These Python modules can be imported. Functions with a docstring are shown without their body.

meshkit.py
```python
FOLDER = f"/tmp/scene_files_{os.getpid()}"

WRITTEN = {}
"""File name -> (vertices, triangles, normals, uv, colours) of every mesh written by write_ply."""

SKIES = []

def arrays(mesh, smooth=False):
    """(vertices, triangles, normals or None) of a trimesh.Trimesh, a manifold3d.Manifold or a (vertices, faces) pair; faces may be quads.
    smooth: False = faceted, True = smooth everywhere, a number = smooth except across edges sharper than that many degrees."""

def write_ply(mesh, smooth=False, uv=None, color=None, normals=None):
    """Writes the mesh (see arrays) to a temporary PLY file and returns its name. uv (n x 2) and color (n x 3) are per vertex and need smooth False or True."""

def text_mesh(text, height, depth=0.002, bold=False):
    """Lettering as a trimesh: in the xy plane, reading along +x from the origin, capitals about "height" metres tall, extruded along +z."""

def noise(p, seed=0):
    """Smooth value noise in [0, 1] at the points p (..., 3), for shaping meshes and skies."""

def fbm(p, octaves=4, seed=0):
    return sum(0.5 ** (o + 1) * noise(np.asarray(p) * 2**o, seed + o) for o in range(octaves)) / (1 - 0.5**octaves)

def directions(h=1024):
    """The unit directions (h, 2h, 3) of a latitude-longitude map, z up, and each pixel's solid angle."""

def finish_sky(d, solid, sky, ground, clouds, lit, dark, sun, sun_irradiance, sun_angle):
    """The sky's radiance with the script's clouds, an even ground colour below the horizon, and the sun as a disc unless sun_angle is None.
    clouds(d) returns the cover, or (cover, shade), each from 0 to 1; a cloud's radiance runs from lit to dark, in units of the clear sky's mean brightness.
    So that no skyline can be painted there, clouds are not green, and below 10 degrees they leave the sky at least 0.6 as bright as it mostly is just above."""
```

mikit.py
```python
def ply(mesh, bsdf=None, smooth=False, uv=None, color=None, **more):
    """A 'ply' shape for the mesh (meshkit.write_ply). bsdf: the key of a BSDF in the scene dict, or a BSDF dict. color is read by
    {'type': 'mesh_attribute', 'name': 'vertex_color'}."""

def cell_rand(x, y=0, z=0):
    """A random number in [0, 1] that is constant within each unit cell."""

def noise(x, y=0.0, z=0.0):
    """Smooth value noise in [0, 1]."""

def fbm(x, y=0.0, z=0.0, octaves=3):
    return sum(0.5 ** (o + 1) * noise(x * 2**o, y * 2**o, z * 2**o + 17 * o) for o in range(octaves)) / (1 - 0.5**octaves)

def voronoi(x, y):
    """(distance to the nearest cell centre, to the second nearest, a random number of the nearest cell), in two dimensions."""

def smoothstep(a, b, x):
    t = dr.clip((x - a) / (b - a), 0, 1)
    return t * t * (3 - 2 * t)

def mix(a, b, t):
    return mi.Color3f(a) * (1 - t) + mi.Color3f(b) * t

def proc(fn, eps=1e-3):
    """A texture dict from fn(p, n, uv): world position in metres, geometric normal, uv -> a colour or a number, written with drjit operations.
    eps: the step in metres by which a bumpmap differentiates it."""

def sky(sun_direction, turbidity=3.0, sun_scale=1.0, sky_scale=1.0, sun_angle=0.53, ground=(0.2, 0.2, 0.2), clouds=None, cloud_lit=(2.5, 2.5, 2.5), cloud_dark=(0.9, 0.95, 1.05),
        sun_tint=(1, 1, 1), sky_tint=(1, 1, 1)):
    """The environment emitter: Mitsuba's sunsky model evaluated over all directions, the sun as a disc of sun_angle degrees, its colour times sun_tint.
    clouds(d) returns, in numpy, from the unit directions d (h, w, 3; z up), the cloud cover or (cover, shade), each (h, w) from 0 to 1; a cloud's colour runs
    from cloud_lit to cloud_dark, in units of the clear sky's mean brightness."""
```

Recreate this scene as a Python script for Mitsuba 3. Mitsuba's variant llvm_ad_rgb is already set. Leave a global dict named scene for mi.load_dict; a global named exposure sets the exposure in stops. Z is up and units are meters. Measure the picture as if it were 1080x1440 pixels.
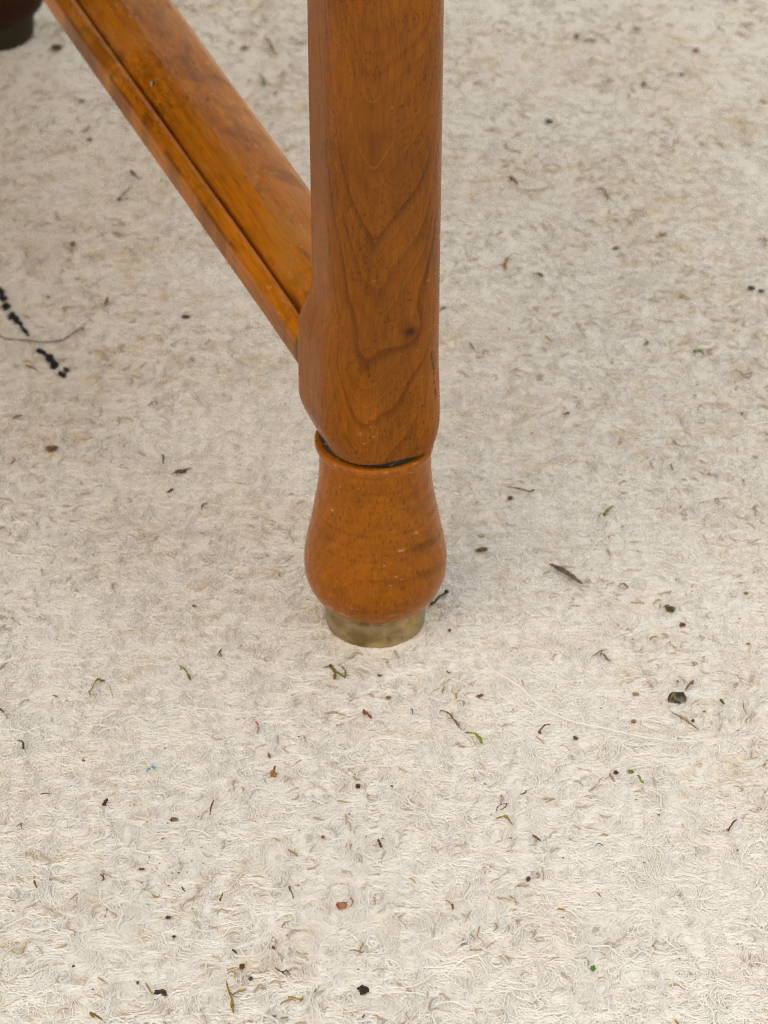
import math, random
import numpy as np, trimesh, mitsuba as mi, drjit as dr
import mikit, meshkit

# ------------------------------------------------------------------ camera, sky, exposure
F_PX, PW, PH = 5469.0, 1080, 1440            # focal length in pixels of a 1080 x 1440 frame
PITCH = math.radians(36.0)
DEPTH = 1.486                                 # metres along the axis to the foot of the front leg (the origin)
FWD = np.array([0, math.cos(PITCH), -math.sin(PITCH)])
RIGHT = np.array([1.0, 0, 0])
UP = np.array([0, math.sin(PITCH), math.cos(PITCH)])
CAM = -DEPTH * (FWD + RIGHT * ((528 - 540) / F_PX) + UP * (-(869 - 720) / F_PX))
T = mi.ScalarTransform4f
exposure = 2.5
scene, labels = {'type': 'scene'}, {}
scene['camera'] = {
    'type': 'thinlens', 'fov_axis': 'y', 'fov': 2 * math.degrees(math.atan(720 / F_PX)),
    'aperture_radius': 0.0029, 'focus_distance': 1.33, 'near_clip': 0.05, 'far_clip': 100.0,
    'to_world': T().look_at(origin=CAM.tolist(), target=(CAM + FWD).tolist(), up=[0, 0, 1]),
    'film': {'type': 'hdrfilm', 'width': 768, 'height': 1024},
}


def overcast(d):
    """A closed cloud layer, three times as bright overhead as at the horizon."""
    up = np.clip(d[..., 2], 0, 1)
    soft = meshkit.fbm(d * 2.2 + 4, 3, 2)
    return np.ones_like(up), np.clip(1 - (1 + 2 * up) / 3 + 0.25 * (soft - 0.5), 0, 1)


scene['sky'] = mikit.sky((-0.62, -0.42, 0.80), turbidity=3, sun_scale=0.15, sun_angle=58, sky_scale=1.0,
                         clouds=overcast, cloud_lit=(2.44, 2.42, 2.32), cloud_dark=(0.35, 0.35, 0.35), sun_tint=(1.0, 0.97, 0.90))


def at(px, py, z=0.0):
    """The point at height z that a pixel of the photograph looks at."""
    d = FWD + RIGHT * ((px - 540) / F_PX) - UP * ((py - 720) / F_PX)
    return CAM + d * ((z - CAM[2]) / d[2])


def mm_per_px(px, py):
    return 1000 * float((at(px, py) - CAM) @ FWD) / F_PX


# ------------------------------------------------------------------ helpers
def numbered(key):
    if key not in scene and not any(k.startswith(key + '__') for k in scene):
        return key
    n = 1
    while f'{key}_{n:03d}' in scene or any(k.startswith(f'{key}_{n:03d}__') for k in scene):
        n += 1
    return f'{key}_{n:03d}'


def put(name, shape, parent=None, label=None, category=None, group=None, kind=None):
    key = numbered(parent + '__' + name if parent else name)
    scene[key] = shape
    tag = {k: v for k, v in (('label', label), ('category', category), ('group', group), ('kind', kind)) if v}
    if tag:
        labels[key] = tag
    return key


fl, ns, fb, ss, mx = mi.Float, mikit.noise, mikit.fbm, mikit.smoothstep, mikit.mix

# ------------------------------------------------------------------ layout of the furniture
YAW = math.radians(22.0)
DIR = np.array([-math.sin(YAW), math.cos(YAW), 0])     # along the stretcher, to the rear leg
LAT = np.array([math.cos(YAW), math.sin(YAW), 0])      # across it, to the right
REAR = at(-8, 46, 0.0)
SPAN = float(REAR @ DIR)
REAR = DIR * SPAN + LAT * float(REAR @ LAT)
CY, SY = math.cos(YAW), math.sin(YAW)


def local(p):
    """World -> (across, along the stretcher, up) with the front leg at the origin, in millimetres."""
    return (p.x * CY + p.y * SY) * 1000, (-p.x * SY + p.y * CY) * 1000, p.z * 1000


def wood_tone(g, fine, streak, blot, dark, mid, light):
    c = mx(dark, mid, ss(0.15, 0.75, g))
    c = mx(c, light, 0.55 * ss(0.72, 0.98, g))
    c = c * (0.80 + 0.40 * fine) * (0.82 + 0.36 * streak)
    return c * (0.72 + 0.50 * blot)


def leg_color(p, n, uv):
    s, t, z = local(p)
    warp = 7.0 * (fb(s * 0.03, t * 0.03, z * 0.014, 3) - 0.5)
    ks, kt, kz = s - 5.4, t + 20.0, z - 142.0
    k = dr.exp(-(dr.square(ks) * 0.020 + dr.square(kt) * 0.01 + dr.square(kz) * 0.014))
    # growth rings almost parallel to the right-hand face: broad arches there, tight upright lines on the left one
    r = -0.95 * (t + 0.0025 * dr.square(s + 7)) + (0.165 - 0.00006 * z) * z - 0.13 * s + 0.8 * warp + 2.2 * k
    r = r + 0.55 * (fb(s * 0.16, t * 0.16, z * 0.10, 2) - 0.5)
    ring = r / 1.45 + 1.3 * ns(r * 0.25, 2.0)
    f = ring - dr.floor(ring)
    idx = dr.floor(ring)
    strength = mikit.cell_rand(idx, 3)
    # late wood: a soft darker band and, in some rings, a thin pale line
    g = 0.60 - (0.05 + 0.22 * dr.square(strength) * strength) * ss(0.25, 0.80, f) * (1 - ss(0.86, 1.0, f)) + 0.05 * (mikit.cell_rand(idx, 8) - 0.5)
    pale = ss(0.84, 0.91, f) * (1 - ss(0.93, 1.0, f)) * ss(0.35, 0.7, mikit.cell_rand(idx, 5))
    fine = ns(s * 1.7, t * 1.7, z * 0.16)
    pores = ss(0.62, 0.82, ns(s * 3.2, t * 3.2, z * 0.70)) * (0.4 + 0.6 * ss(0.35, 0.6, fb(s * 0.1 + 4, t * 0.1, z * 0.06, 2)))
    streak = fb(s * 0.35, t * 0.35, z * 0.02, 2)
    blot = fb(s * 0.05 + 9, t * 0.05, z * 0.028, 3)
    c = wood_tone(g, fine, streak, blot, (0.120, 0.029, 0.0014), (0.278, 0.0840, 0.0032), (0.42, 0.148, 0.0110))
    c = mx(c, (0.36, 0.135, 0.014), 0.46 * pale * ss(0.25, 0.7, fb(s * 0.12 + 6, t * 0.12, z * 0.05, 2)))
    c = c * (1 - 0.40 * pores)
    knot = dr.exp(-(dr.square(ks / 1.9) + dr.square(kz / 1.5)) * 0.7) * ss(-12.0, -16.0, t)
    halo = dr.exp(-(dr.square(ks / 4.2) + dr.square((kz + 2) / 6.5))) * ss(-12.0, -16.0, t)
    c = mx(c, (0.07, 0.025, 0.006), 0.35 * halo)
    c = mx(c, (0.020, 0.009, 0.004), 0.85 * knot)
    # a short drying crack running down from beside the knot
    line = s - (14.4 + 0.09 * (131 - z) + 1.1 * (ns(z * 0.35, 4.2) - 0.5))
    crack = ss(0.75, 0.1, dr.abs(line)) * ss(107.0, 112.0, z) * ss(135.0, 129.0, z) * ss(-8.0, -11.0, t) * ss(0.3, 0.55, ns(z * 0.8, 9.0))
    c = mx(c, (0.02, 0.008, 0.003), 0.8 * crack)
    grime = ss(0.55, 0.8, fb(s * 0.12 + 3, t * 0.12, z * 0.1, 3)) * ss(112.0, 84.0, z)
    c = c * (1 - 0.58 * grime)
    spot = ss(0.76, 0.82, fb(s * 0.5 + 30, t * 0.5, z * 0.42, 2)) * ss(0.5, 0.7, ns(s * 0.09, t * 0.09 + 7, z * 0.05))
    return mx(c, (0.52, 0.33, 0.17), 0.25 * spot)


def foot_color(p, n, uv):
    s, t, z = local(p)
    warp = 5.0 * (fb(s * 0.05, t * 0.05, z * 0.05, 3) - 0.5)
    ring = (t * 0.9 + 0.28 * s + 0.22 * z + warp) / 4.0
    f = ring - dr.floor(ring)
    g = 0.55 + 0.07 * (ss(0.0, 0.7, f) * (1 - ss(0.9, 1.0, f)) - 0.5)
    fine = 0.5 * fb(s * 1.3, t * 1.3, z * 0.6, 2) + 0.5 * ns(s * 1.9 + 0.05 * z, t * 1.9, z * 0.13)
    pores = ss(0.60, 0.84, fb(s * 1.9, t * 1.9, z * 1.2, 2))
    # tool marks turned round the foot
    lathe = 0.5 + 0.35 * (ns(z * 1.6 + 0.3 * ns(s * 0.2, t * 0.2), 3.0) - 0.5)
    blot = 0.56 + 0.5 * (fb(s * 0.07 + 4, t * 0.07, z * 0.07, 3) - 0.5)
    c = wood_tone(g, fine, lathe, blot, (0.165, 0.042, 0.0020), (0.365, 0.112, 0.0046), (0.46, 0.165, 0.012))
    c = c * (1 - 0.40 * pores * ss(0.48, 0.7, fb(s * 0.1, t * 0.1, z * 0.1, 2)))
    band = ss(0.5, 0.85, ns((z + 0.28 * s + 2.0 * fb(s * 0.08, t * 0.08, z * 0.08, 2)) * 0.42, s * 0.06, 2.0)) * ss(-2.0, 10.0, s) * ss(26.0, 38.0, z)
    c = c * (1 - 0.30 * band)
    smear = fb((s + z) * 0.10, t * 0.1, (z - s) * 0.45, 3)
    c = c * (0.93 + 0.14 * smear)
    dirt = ss(0.52, 0.78, fb(s * 0.14 + 8, t * 0.14, z * 0.2, 3)) * ss(18.0, 20.0, 30.0 - z * 0.15)
    c = c * (1 - 0.18 * dirt)
    vessel = ss(0.62, 0.80, ns(s * 2.7 + 0.06 * z, t * 2.7, z * 0.40))
    c = c * (1 - 0.30 * vessel)
    spot = ss(0.74, 0.82, fb(s * 0.5 + 5, t * 0.5, z * 0.6, 2)) * ss(0.48, 0.66, ns(s * 0.1 + 2, t * 0.1, z * 0.1))
    rub = ss(0.62, 0.8, fb(s * 0.35, t * 0.35 + 3, z * 0.5, 2)) * ss(27.0, 17.0, z)
    return mx(c, (0.58, 0.38, 0.22), 0.5 * spot + 0.30 * rub)


def rail_color(p, n, uv):
    s, t, z = local(p)
    warp = fb(s * 0.05, t * 0.014, z * 0.05, 3)
    ring = (z * 1.0 + 0.13 * s + 9 * warp - 0.012 * t) / 3.0
    f = ring - dr.floor(ring)
    g = 0.58 + 0.14 * (ss(0.0, 0.7, f) * (1 - ss(0.9, 1.0, f)) - 0.5)
    fine = ns(s * 1.9, t * 0.16, z * 1.9)
    dash = ss(0.60, 0.80, ns(s * 2.6, t * 0.36, z * 2.6)) * ss(0.34, 0.60, fb(s * 0.06, t * 0.02, z * 0.05, 2))
    streak = 0.5 + 0.40 * (fb(s * 0.32, t * 0.03, z * 0.3, 3) - 0.5)
    wob = 2.2 * fb(s * 0.05 + t * 0.02, t * 0.03 - s * 0.03, 4.0, 3)
    blot = fb(s * 0.055 + wob, t * 0.022 + 3.3 + 0.6 * wob, z * 0.05, 4)
    c = wood_tone(g, fine, streak, blot, (0.26, 0.074, 0.0032), (0.52, 0.165, 0.0066), (0.60, 0.240, 0.018))
    c = c * (1 - 0.45 * dash)
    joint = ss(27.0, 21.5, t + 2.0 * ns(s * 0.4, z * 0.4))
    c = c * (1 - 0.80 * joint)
    worn = ss(0.46, 0.72, fb(s * 0.06 + 2 + 0.7 * wob, t * 0.018 + 5, z * 0.02, 4))
    c = mx(c, (0.50, 0.215, 0.046), 0.55 * worn)
    # darker in the groove and near the leg
    groove = ss(1.3, 0.2, dr.abs(s + 14.9 + 1.5 * ss(40.0, 380.0, t) + 0.6 * (ns(t * 0.07, 1.0) - 0.5)))
    c = mx(c, (0.075, 0.017, 0.003), 0.72 * groove * (0.55 + 0.45 * ns(t * 0.10, 8.0)))
    seam = ss(1.0, 0.1, dr.abs(s + 21.4 + 2.2 * ss(40.0, 380.0, t) + 0.8 * (ns(t * 0.12, 5.0) - 0.5))) * ss(0.35, 0.7, ns(t * 0.05, 6.0))
    c = mx(c, (0.06, 0.016, 0.004), 0.6 * seam)
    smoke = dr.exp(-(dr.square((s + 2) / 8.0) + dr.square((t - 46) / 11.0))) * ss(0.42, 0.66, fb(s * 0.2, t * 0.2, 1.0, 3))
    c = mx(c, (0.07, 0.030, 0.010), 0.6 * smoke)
    stain = ss(0.56, 0.76, fb(s * 0.10 + 6 + 1.3 * wob, t * 0.06 - wob, 2.0, 4))
    c = c * (1 - 0.30 * stain)
    side_mask = ss(-21.6, -22.2, s + 2.5 * ss(40.0, 380.0, t))          # darker, browner and greyer on the upright side
    c = c * mx((1, 1, 1), (0.62, 0.62, 0.95), side_mask)
    scuff = ss(0.70, 0.80, fb(s * 0.6, t * 0.30 + 2, 5.0, 3)) * ss(0.5, 0.68, ns(s * 0.09, t * 0.04, 7.0))
    c = mx(c, (0.60, 0.36, 0.17), 0.35 * scuff)
    return c


def wood_bump(p, n, uv):
    s, t, z = local(p)
    return 0.00012 * ns(s * 1.2, t * 1.2, z * 0.2) + 0.00035 * fb(s * 0.12, t * 0.12, z * 0.06, 2) + 0.00006 * ns(s * 3, t * 3, z * 0.6)


def rail_bump(p, n, uv):
    s, t, z = local(p)
    return 0.00012 * ns(s * 1.3, t * 0.14, z * 1.3) + 0.0007 * fb(s * 0.10, t * 0.05, z * 0.06, 2) + 0.00006 * ns(s * 3, t * 0.5, z * 3)


def varnish(color, bump, rough=0.36, spec=0.42, coat=0.06):
    return {'type': 'twosided', 'bsdf': {'type': 'bumpmap', 'arbitrary': mikit.proc(bump, eps=2e-4), 'scale': 1.0,
            'bsdf': {'type': 'principled', 'base_color': mikit.proc(color), 'roughness': rough, 'specular': spec, 'clearcoat': coat, 'clearcoat_gloss': 0.82}}}


def brass_color(p, n, uv):
    s, t, z = local(p)
    tarnish = fb(s * 0.13, t * 0.13, z * 0.22, 4)
    spot = ss(0.62, 0.8, fb(s * 0.3 + 4, t * 0.3, z * 0.35, 3))
    bright = dr.exp(-(dr.square((s - 8.5) / 1.8) + dr.square((z - 8.5) / 2.6))) * ss(-8.0, -12.0, t)  # yellow glint painted on the right of the cap
    c = mx((0.30, 0.225, 0.105), (0.50, 0.39, 0.215), ss(0.25, 0.75, tarnish))
    c = mx(c, (0.13, 0.09, 0.045), 0.5 * spot)
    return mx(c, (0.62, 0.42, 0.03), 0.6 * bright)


def black_wear(p, n, uv):
    s, t, z = local(p)
    return mx((0.012, 0.010, 0.010), (0.20, 0.17, 0.14), 0.8 * ss(0.56, 0.82, fb(s * 0.5, t * 0.5, z * 0.6, 3)))


scene['leg_wood'] = varnish(leg_color, wood_bump, 0.24, 0.13)
scene['foot_wood'] = varnish(foot_color, wood_bump, 0.22, 0.16)
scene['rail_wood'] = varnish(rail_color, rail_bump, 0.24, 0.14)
scene['aged_brass'] = {'type': 'twosided', 'bsdf': {'type': 'principled', 'base_color': mikit.proc(brass_color), 'metallic': 0.9, 'roughness': 0.26, 'specular': 0.5}}


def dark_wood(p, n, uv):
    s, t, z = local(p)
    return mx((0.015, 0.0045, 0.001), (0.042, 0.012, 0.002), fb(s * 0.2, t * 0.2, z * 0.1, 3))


scene['near_black_wood'] = {'type': 'twosided', 'bsdf': {'type': 'principled', 'base_color': mikit.proc(dark_wood), 'roughness': 0.5, 'specular': 0.12}}  # near-black wood for the rear foot and collar only
scene['near_black_brass'] = {'type': 'twosided', 'bsdf': {'type': 'principled', 'base_color': {'type': 'rgb', 'value': [0.038, 0.030, 0.011]}, 'metallic': 0.6, 'roughness': 0.6}}  # near-black metal for the rear cap only
scene['black_groove'] = {'type': 'twosided', 'bsdf': {'type': 'principled', 'base_color': mikit.proc(black_wear), 'roughness': 0.7, 'specular': 0.3}}
scene['painted'] = {'type': 'twosided', 'bsdf': {'type': 'principled', 'base_color': {'type': 'mesh_attribute', 'name': 'vertex_color'}, 'roughness': 0.75, 'specular': 0.25}}
scene['shade_blocker'] = {'type': 'twosided', 'bsdf': {'type': 'diffuse', 'reflectance': {'type': 'rgb', 'value': [0.16, 0.10, 0.06]}}}  # brown for the added shading slab and panel


# ------------------------------------------------------------------ rug: height field and backing
STAIN_SEED = 5


def clump(x, y):
    """Rise of the matted pile above the backing, in metres (x, y in metres)."""
    q = np.stack([x, y, 0 * x], -1)
    a = meshkit.fbm(q * 62, 3, 11)
    b = meshkit.fbm(q * 17 + 3.1, 2, 23)
    h = (0.0016 * (a - 0.5) + 0.0022 * (b - 0.5)) * (1 - 0.6 * np.clip((y + 0.20) / 0.30, 0, 1))      # trodden flatter towards the furniture
    for c in (np.zeros(2), REAR[:2]):                      # the feet press a dent into the pile
        h = h - (h - 0.0003) * np.exp(-np.maximum(np.hypot(x - c[0], y - c[1]) - 0.0195, 0) / 0.004)
    return h


def dirt(x, y):
    """0 to 1: tan dirt held in the creases of the pile, plus light fall-off painted towards the back."""
    ang = 0.35
    u, v = x * math.cos(ang) + y * math.sin(ang), -x * math.sin(ang) + y * math.cos(ang)
    wx = 0.010 * (meshkit.fbm(np.stack([x * 40, y * 40, 0 * x], -1), 2, 41) - 0.5)
    q = np.stack([u * 110, (v + wx) * 260, 0 * x], -1)
    a = meshkit.fbm(q, 3, 7)
    patch = meshkit.fbm(np.stack([x * 16, y * 16, 0 * x + 3], -1), 3, 9)
    broad = np.clip((meshkit.fbm(np.stack([x * 30, y * 30, 0 * x + 8], -1), 3, 15) - 0.52) / 0.2, 0, 1)
    d = 0.40 * np.clip((a - 0.60) / 0.16, 0, 1) * np.clip((patch - 0.35) / 0.25, 0, 1)
    back = np.clip((y + 0.20) / 0.60, 0, 1) * np.clip(0.85 + 0.7 * (patch - 0.5), 0, 1)      # light fall-off towards the back, painted as a tan tint
    return np.clip(d + 0.10 * broad + 0.46 * back, 0, 1)


corners = np.array([at(-90, -60)[:2], at(1170, -60)[:2], at(1150, 1520)[:2], at(-70, 1520)[:2]])
X0, X1 = corners[:, 0].min(), corners[:, 0].max()
Y0, Y1 = corners[:, 1].min(), corners[:, 1].max()


def sheet(x0, x1, y0, y1, step, z0):
    nx, ny = int((x1 - x0) / step) + 1, int((y1 - y0) / step) + 1
    gx, gy = np.meshgrid(np.linspace(x0, x1, nx), np.linspace(y0, y1, ny))
    gx, gy = gx.ravel(), gy.ravel()
    i = np.arange(nx * ny).reshape(ny, nx)
    q = np.stack([i[:-1, :-1], i[:-1, 1:], i[1:, 1:], i[1:, :-1]], -1).reshape(-1, 4)
    return gx, gy, q


WHITE, TAN = np.array([0.850, 0.838, 0.812]), np.array([0.58, 0.44, 0.23])


def ground_color(p, n, uv):
    return mx((0.16, 0.14, 0.11), (0.24, 0.21, 0.17), fb(p.x * 9, p.y * 9, 0, 3))


scene['ground_earth'] = {'type': 'diffuse', 'reflectance': mikit.proc(ground_color)}
gnd = trimesh.creation.box((24, 24, 0.02)); gnd.apply_translation((0, 0, -0.028))
put('ground', mikit.ply(gnd, 'ground_earth'), kind='structure', label='bare ground under the cream rug', category='ground')

rug = 'rug'
labels[rug] = {'label': 'cream white wool rug with a matted curly pile strewn with bits of garden dirt', 'category': 'rug'}


def felt_bump(p, n, uv):
    x, y = p.x * 1000, p.y * 1000
    a = 6.28 * 1.6 * fb(x * 0.045, y * 0.045, 0, 2)
    u = x * dr.cos(a) + y * dr.sin(a)
    return 0.00013 * fb(x * 0.5, y * 0.5, 0, 3) + 0.00011 * dr.sin(60.0 * fb(x * 0.10, y * 0.10, 0, 2)) + 0.00010 * ns(u * 1.6, x * 0.2, y * 0.2)


def wool(bump):
    b = {'type': 'principled', 'base_color': {'type': 'mesh_attribute', 'name': 'vertex_color'}, 'roughness': 0.8, 'specular': 0.15, 'sheen': 0.25}
    if bump:
        b = {'type': 'bumpmap', 'arbitrary': mikit.proc(felt_bump, eps=3e-4), 'scale': 1.0, 'bsdf': b}
    return {'type': 'twosided', 'bsdf': b}


scene['felt'] = wool(True)
scene['yarn'] = wool(False)


def felt_tint(x, y):
    d = dirt(x, y)[:, None]
    base = WHITE * (0.94 + 0.06 * meshkit.fbm(np.stack([x * 9, y * 9, 0 * x], -1), 2, 31))[:, None]
    return base * (1 - 0.85 * d) + TAN * 0.85 * d


gx, gy, q = sheet(X0 - 0.02, X1 + 0.02, Y0 - 0.02, Y1 + 0.05, 0.0010, 0)
f = np.vstack([q[:, [0, 1, 2]], q[:, [0, 2, 3]]])
gz = clump(gx, gy) - 0.00025 + 0.0006 * (meshkit.fbm(np.stack([gx * 330, gy * 330, 0 * gx], -1), 2, 3) - 0.5)
put('backing', mikit.ply(trimesh.Trimesh(np.stack([gx, gy, gz], -1), f, process=False), 'felt', smooth=True, color=felt_tint(gx, gy)), rug)
# the rest of the rug round the part in view
rx0, rx1, ry0, ry1 = X0 - 0.02, X1 + 0.02, Y0 - 0.02, Y1 + 0.05
for (a0, a1, b0, b1) in ((-1.5, rx0, -0.9, 1.9), (rx1, 1.5, -0.9, 1.9), (rx0, rx1, -0.9, ry0), (rx0, rx1, ry1, 1.9)):
    gx, gy, q = sheet(a0, a1, b0, b1, 0.008, 0)
    f = np.vstack([q[:, [0, 1, 2]], q[:, [0, 2, 3]]])
    put('backing', mikit.ply(trimesh.Trimesh(np.stack([gx, gy, clump(gx, gy)], -1), f, process=False), 'felt', smooth=True, color=felt_tint(gx, gy)), rug)


# ------------------------------------------------------------------ rug: the pile
def tubes(paths, radii, sides=3):
    """One mesh of many tubes: paths (n, m, 3), radii (n, m)."""
    n, m, _ = paths.shape
    tan = np.gradient(paths, axis=1)
    tan /= np.maximum(np.linalg.norm(tan, axis=2, keepdims=True), 1e-9)
    side = np.cross(tan, [0, 0, 1.0])
    side /= np.maximum(np.linalg.norm(side, axis=2, keepdims=True), 1e-9)
    up = np.cross(side, tan)
    ang = np.arange(sides) / sides * 2 * np.pi + np.pi / 2
    v = paths[:, :, None] + radii[:, :, None, None] * (side[:, :, None] * np.cos(ang)[:, None] + up[:, :, None] * np.sin(ang)[:, None])
    i = np.arange(n * m * sides).reshape(n, m, sides)
    a, b = i[:, :-1], i[:, 1:]
    a2, b2 = np.roll(a, -1, 2), np.roll(b, -1, 2)
    f = np.concatenate([np.stack([a, a2, b], -1).reshape(-1, 3), np.stack([a2, b2, b], -1).reshape(-1, 3)])
    return v.reshape(-1, 3), f[:, ::-1].copy(), np.repeat(np.arange(n), m * sides)


def flow(x, y):
    """Direction of the fibres: along the contour lines of a noise, which gives curls and whorls."""
    def f(a, b):
        q = np.stack([a, b, 0 * a], -1)
        return meshkit.noise(q * 75, 51) + 0.42 * meshkit.noise(q * 170 + 5, 53) + 0.9 * meshkit.noise(q * 27 + 2, 55)
    e = 0.0006
    return np.arctan2(-(f(x + e, y) - f(x - e, y)), f(x, y + e) - f(x, y - e))


def strands(count, steps, ds, r0, r1, lift, seed, wild, tan=False):
    rng = np.random.default_rng(seed)
    # seeds spread evenly over the picture's lower two thirds and thinner towards the back
    px, py = rng.uniform(-70, 1150, count), -60 + 1570 * rng.uniform(0, 1, count) ** (1.4 if tan else 0.66)
    d = FWD + np.outer((px - 540) / F_PX, RIGHT) - np.outer((py - 720) / F_PX, UP)
    s = CAM + d * (-CAM[2] / d[:, 2])[:, None]
    x, y = s[:, 0].copy(), s[:, 1].copy()
    if tan:
        keep = meshkit.fbm(np.stack([x * 26, y * 26, 0 * x + 5], -1), 3, 77) + rng.normal(0, 0.05, count) > 0.50
        x, y = x[keep], y[keep]
        count = len(x)
    y0 = y.copy()
    off = rng.normal(0, wild, count)
    curl = rng.normal(0, 0.04 + 0.22 * wild, count)
    phase, amp, freq = rng.uniform(0, 6.28, count), rng.uniform(0.05, 0.5, count), rng.uniform(0.6, 1.5, count)
    pts = []
    flip = np.pi * (rng.uniform(0, 1, count) < 0.5)
    for k in range(steps):
        a = flow(x, y) + flip + off + curl * k + amp * np.sin(phase + freq * k)
        pts.append(np.stack([x, y], -1))
        x, y = x + ds * np.cos(a), y + ds * np.sin(a)
    pts = np.stack(pts, 1)
    u = np.linspace(-1, 1, steps)
    top = rng.uniform(0.0, 1.0, count)
    h = clump(pts[..., 0].ravel(), pts[..., 1].ravel()).reshape(count, steps)
    lift = lift * (1 - 0.70 * np.clip((y0 + 0.24) / 0.22, 0, 1))[:, None]
    z = h + lift * (top[:, None] * (1 - 0.7 * u ** 2) - 0.25 - 0.5 * u ** 4) + 0.0002 * np.sin(phase[:, None] + 2.1 * np.arange(steps))
    pts = np.concatenate([pts, z[..., None]], -1)
    rad = rng.uniform(r0, r1, count)[:, None] * (1 - 0.6 * np.abs(u) ** 3)
    for c, rr in ((np.zeros(2), 0.0190), (REAR[:2], 0.0190)):
        bad = (np.linalg.norm(pts[:, :, :2] - c, axis=2) < rr).any(1)
        pts, rad, top = pts[~bad], rad[~bad], top[~bad]
    v, f, who = tubes(pts, rad)
    n = len(pts)
    mid = pts[:, steps // 2]
    dd = dirt(v[:, 0], v[:, 1])
    tone = rng.normal(1.0, 0.03, n)[who] * (0.95 + 0.06 * top[who])
    tanned = (rng.uniform(0, 1, n) < 0.05)[who] * rng.uniform(0.3, 0.8, n)[who]
    w = np.clip(0.75 * dd * (1 - 0.55 * top[who]) + tanned * (0.3 + dd), 0, 1)[:, None]
    if tan:
        w = rng.beta(1.6, 2.2, n)[who][:, None]
        col = (WHITE * 0.85) * (1 - w) + np.array([0.37, 0.235, 0.075]) * w
        return mikit.ply(trimesh.Trimesh(v, f, process=False), 'yarn', smooth=True, color=np.clip(col, 0, 0.9))
    col = (WHITE * tone[:, None]) * (1 - w) + TAN * w
    return mikit.ply(trimesh.Trimesh(v, f, process=False), 'yarn', smooth=True, color=np.clip(col, 0, 0.9))


put('pile', strands(66000, 7, 0.0017, 0.00019, 0.00030, 0.0011, 1, 0.22), rug, kind='stuff', label='short matted wool fibres of the rug', )
put('stray_fibres', strands(2600, 13, 0.0022, 0.00022, 0.00042, 0.0026, 2, 0.8), rug, kind='stuff', label='longer stray wool fibres curling over the pile')

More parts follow.
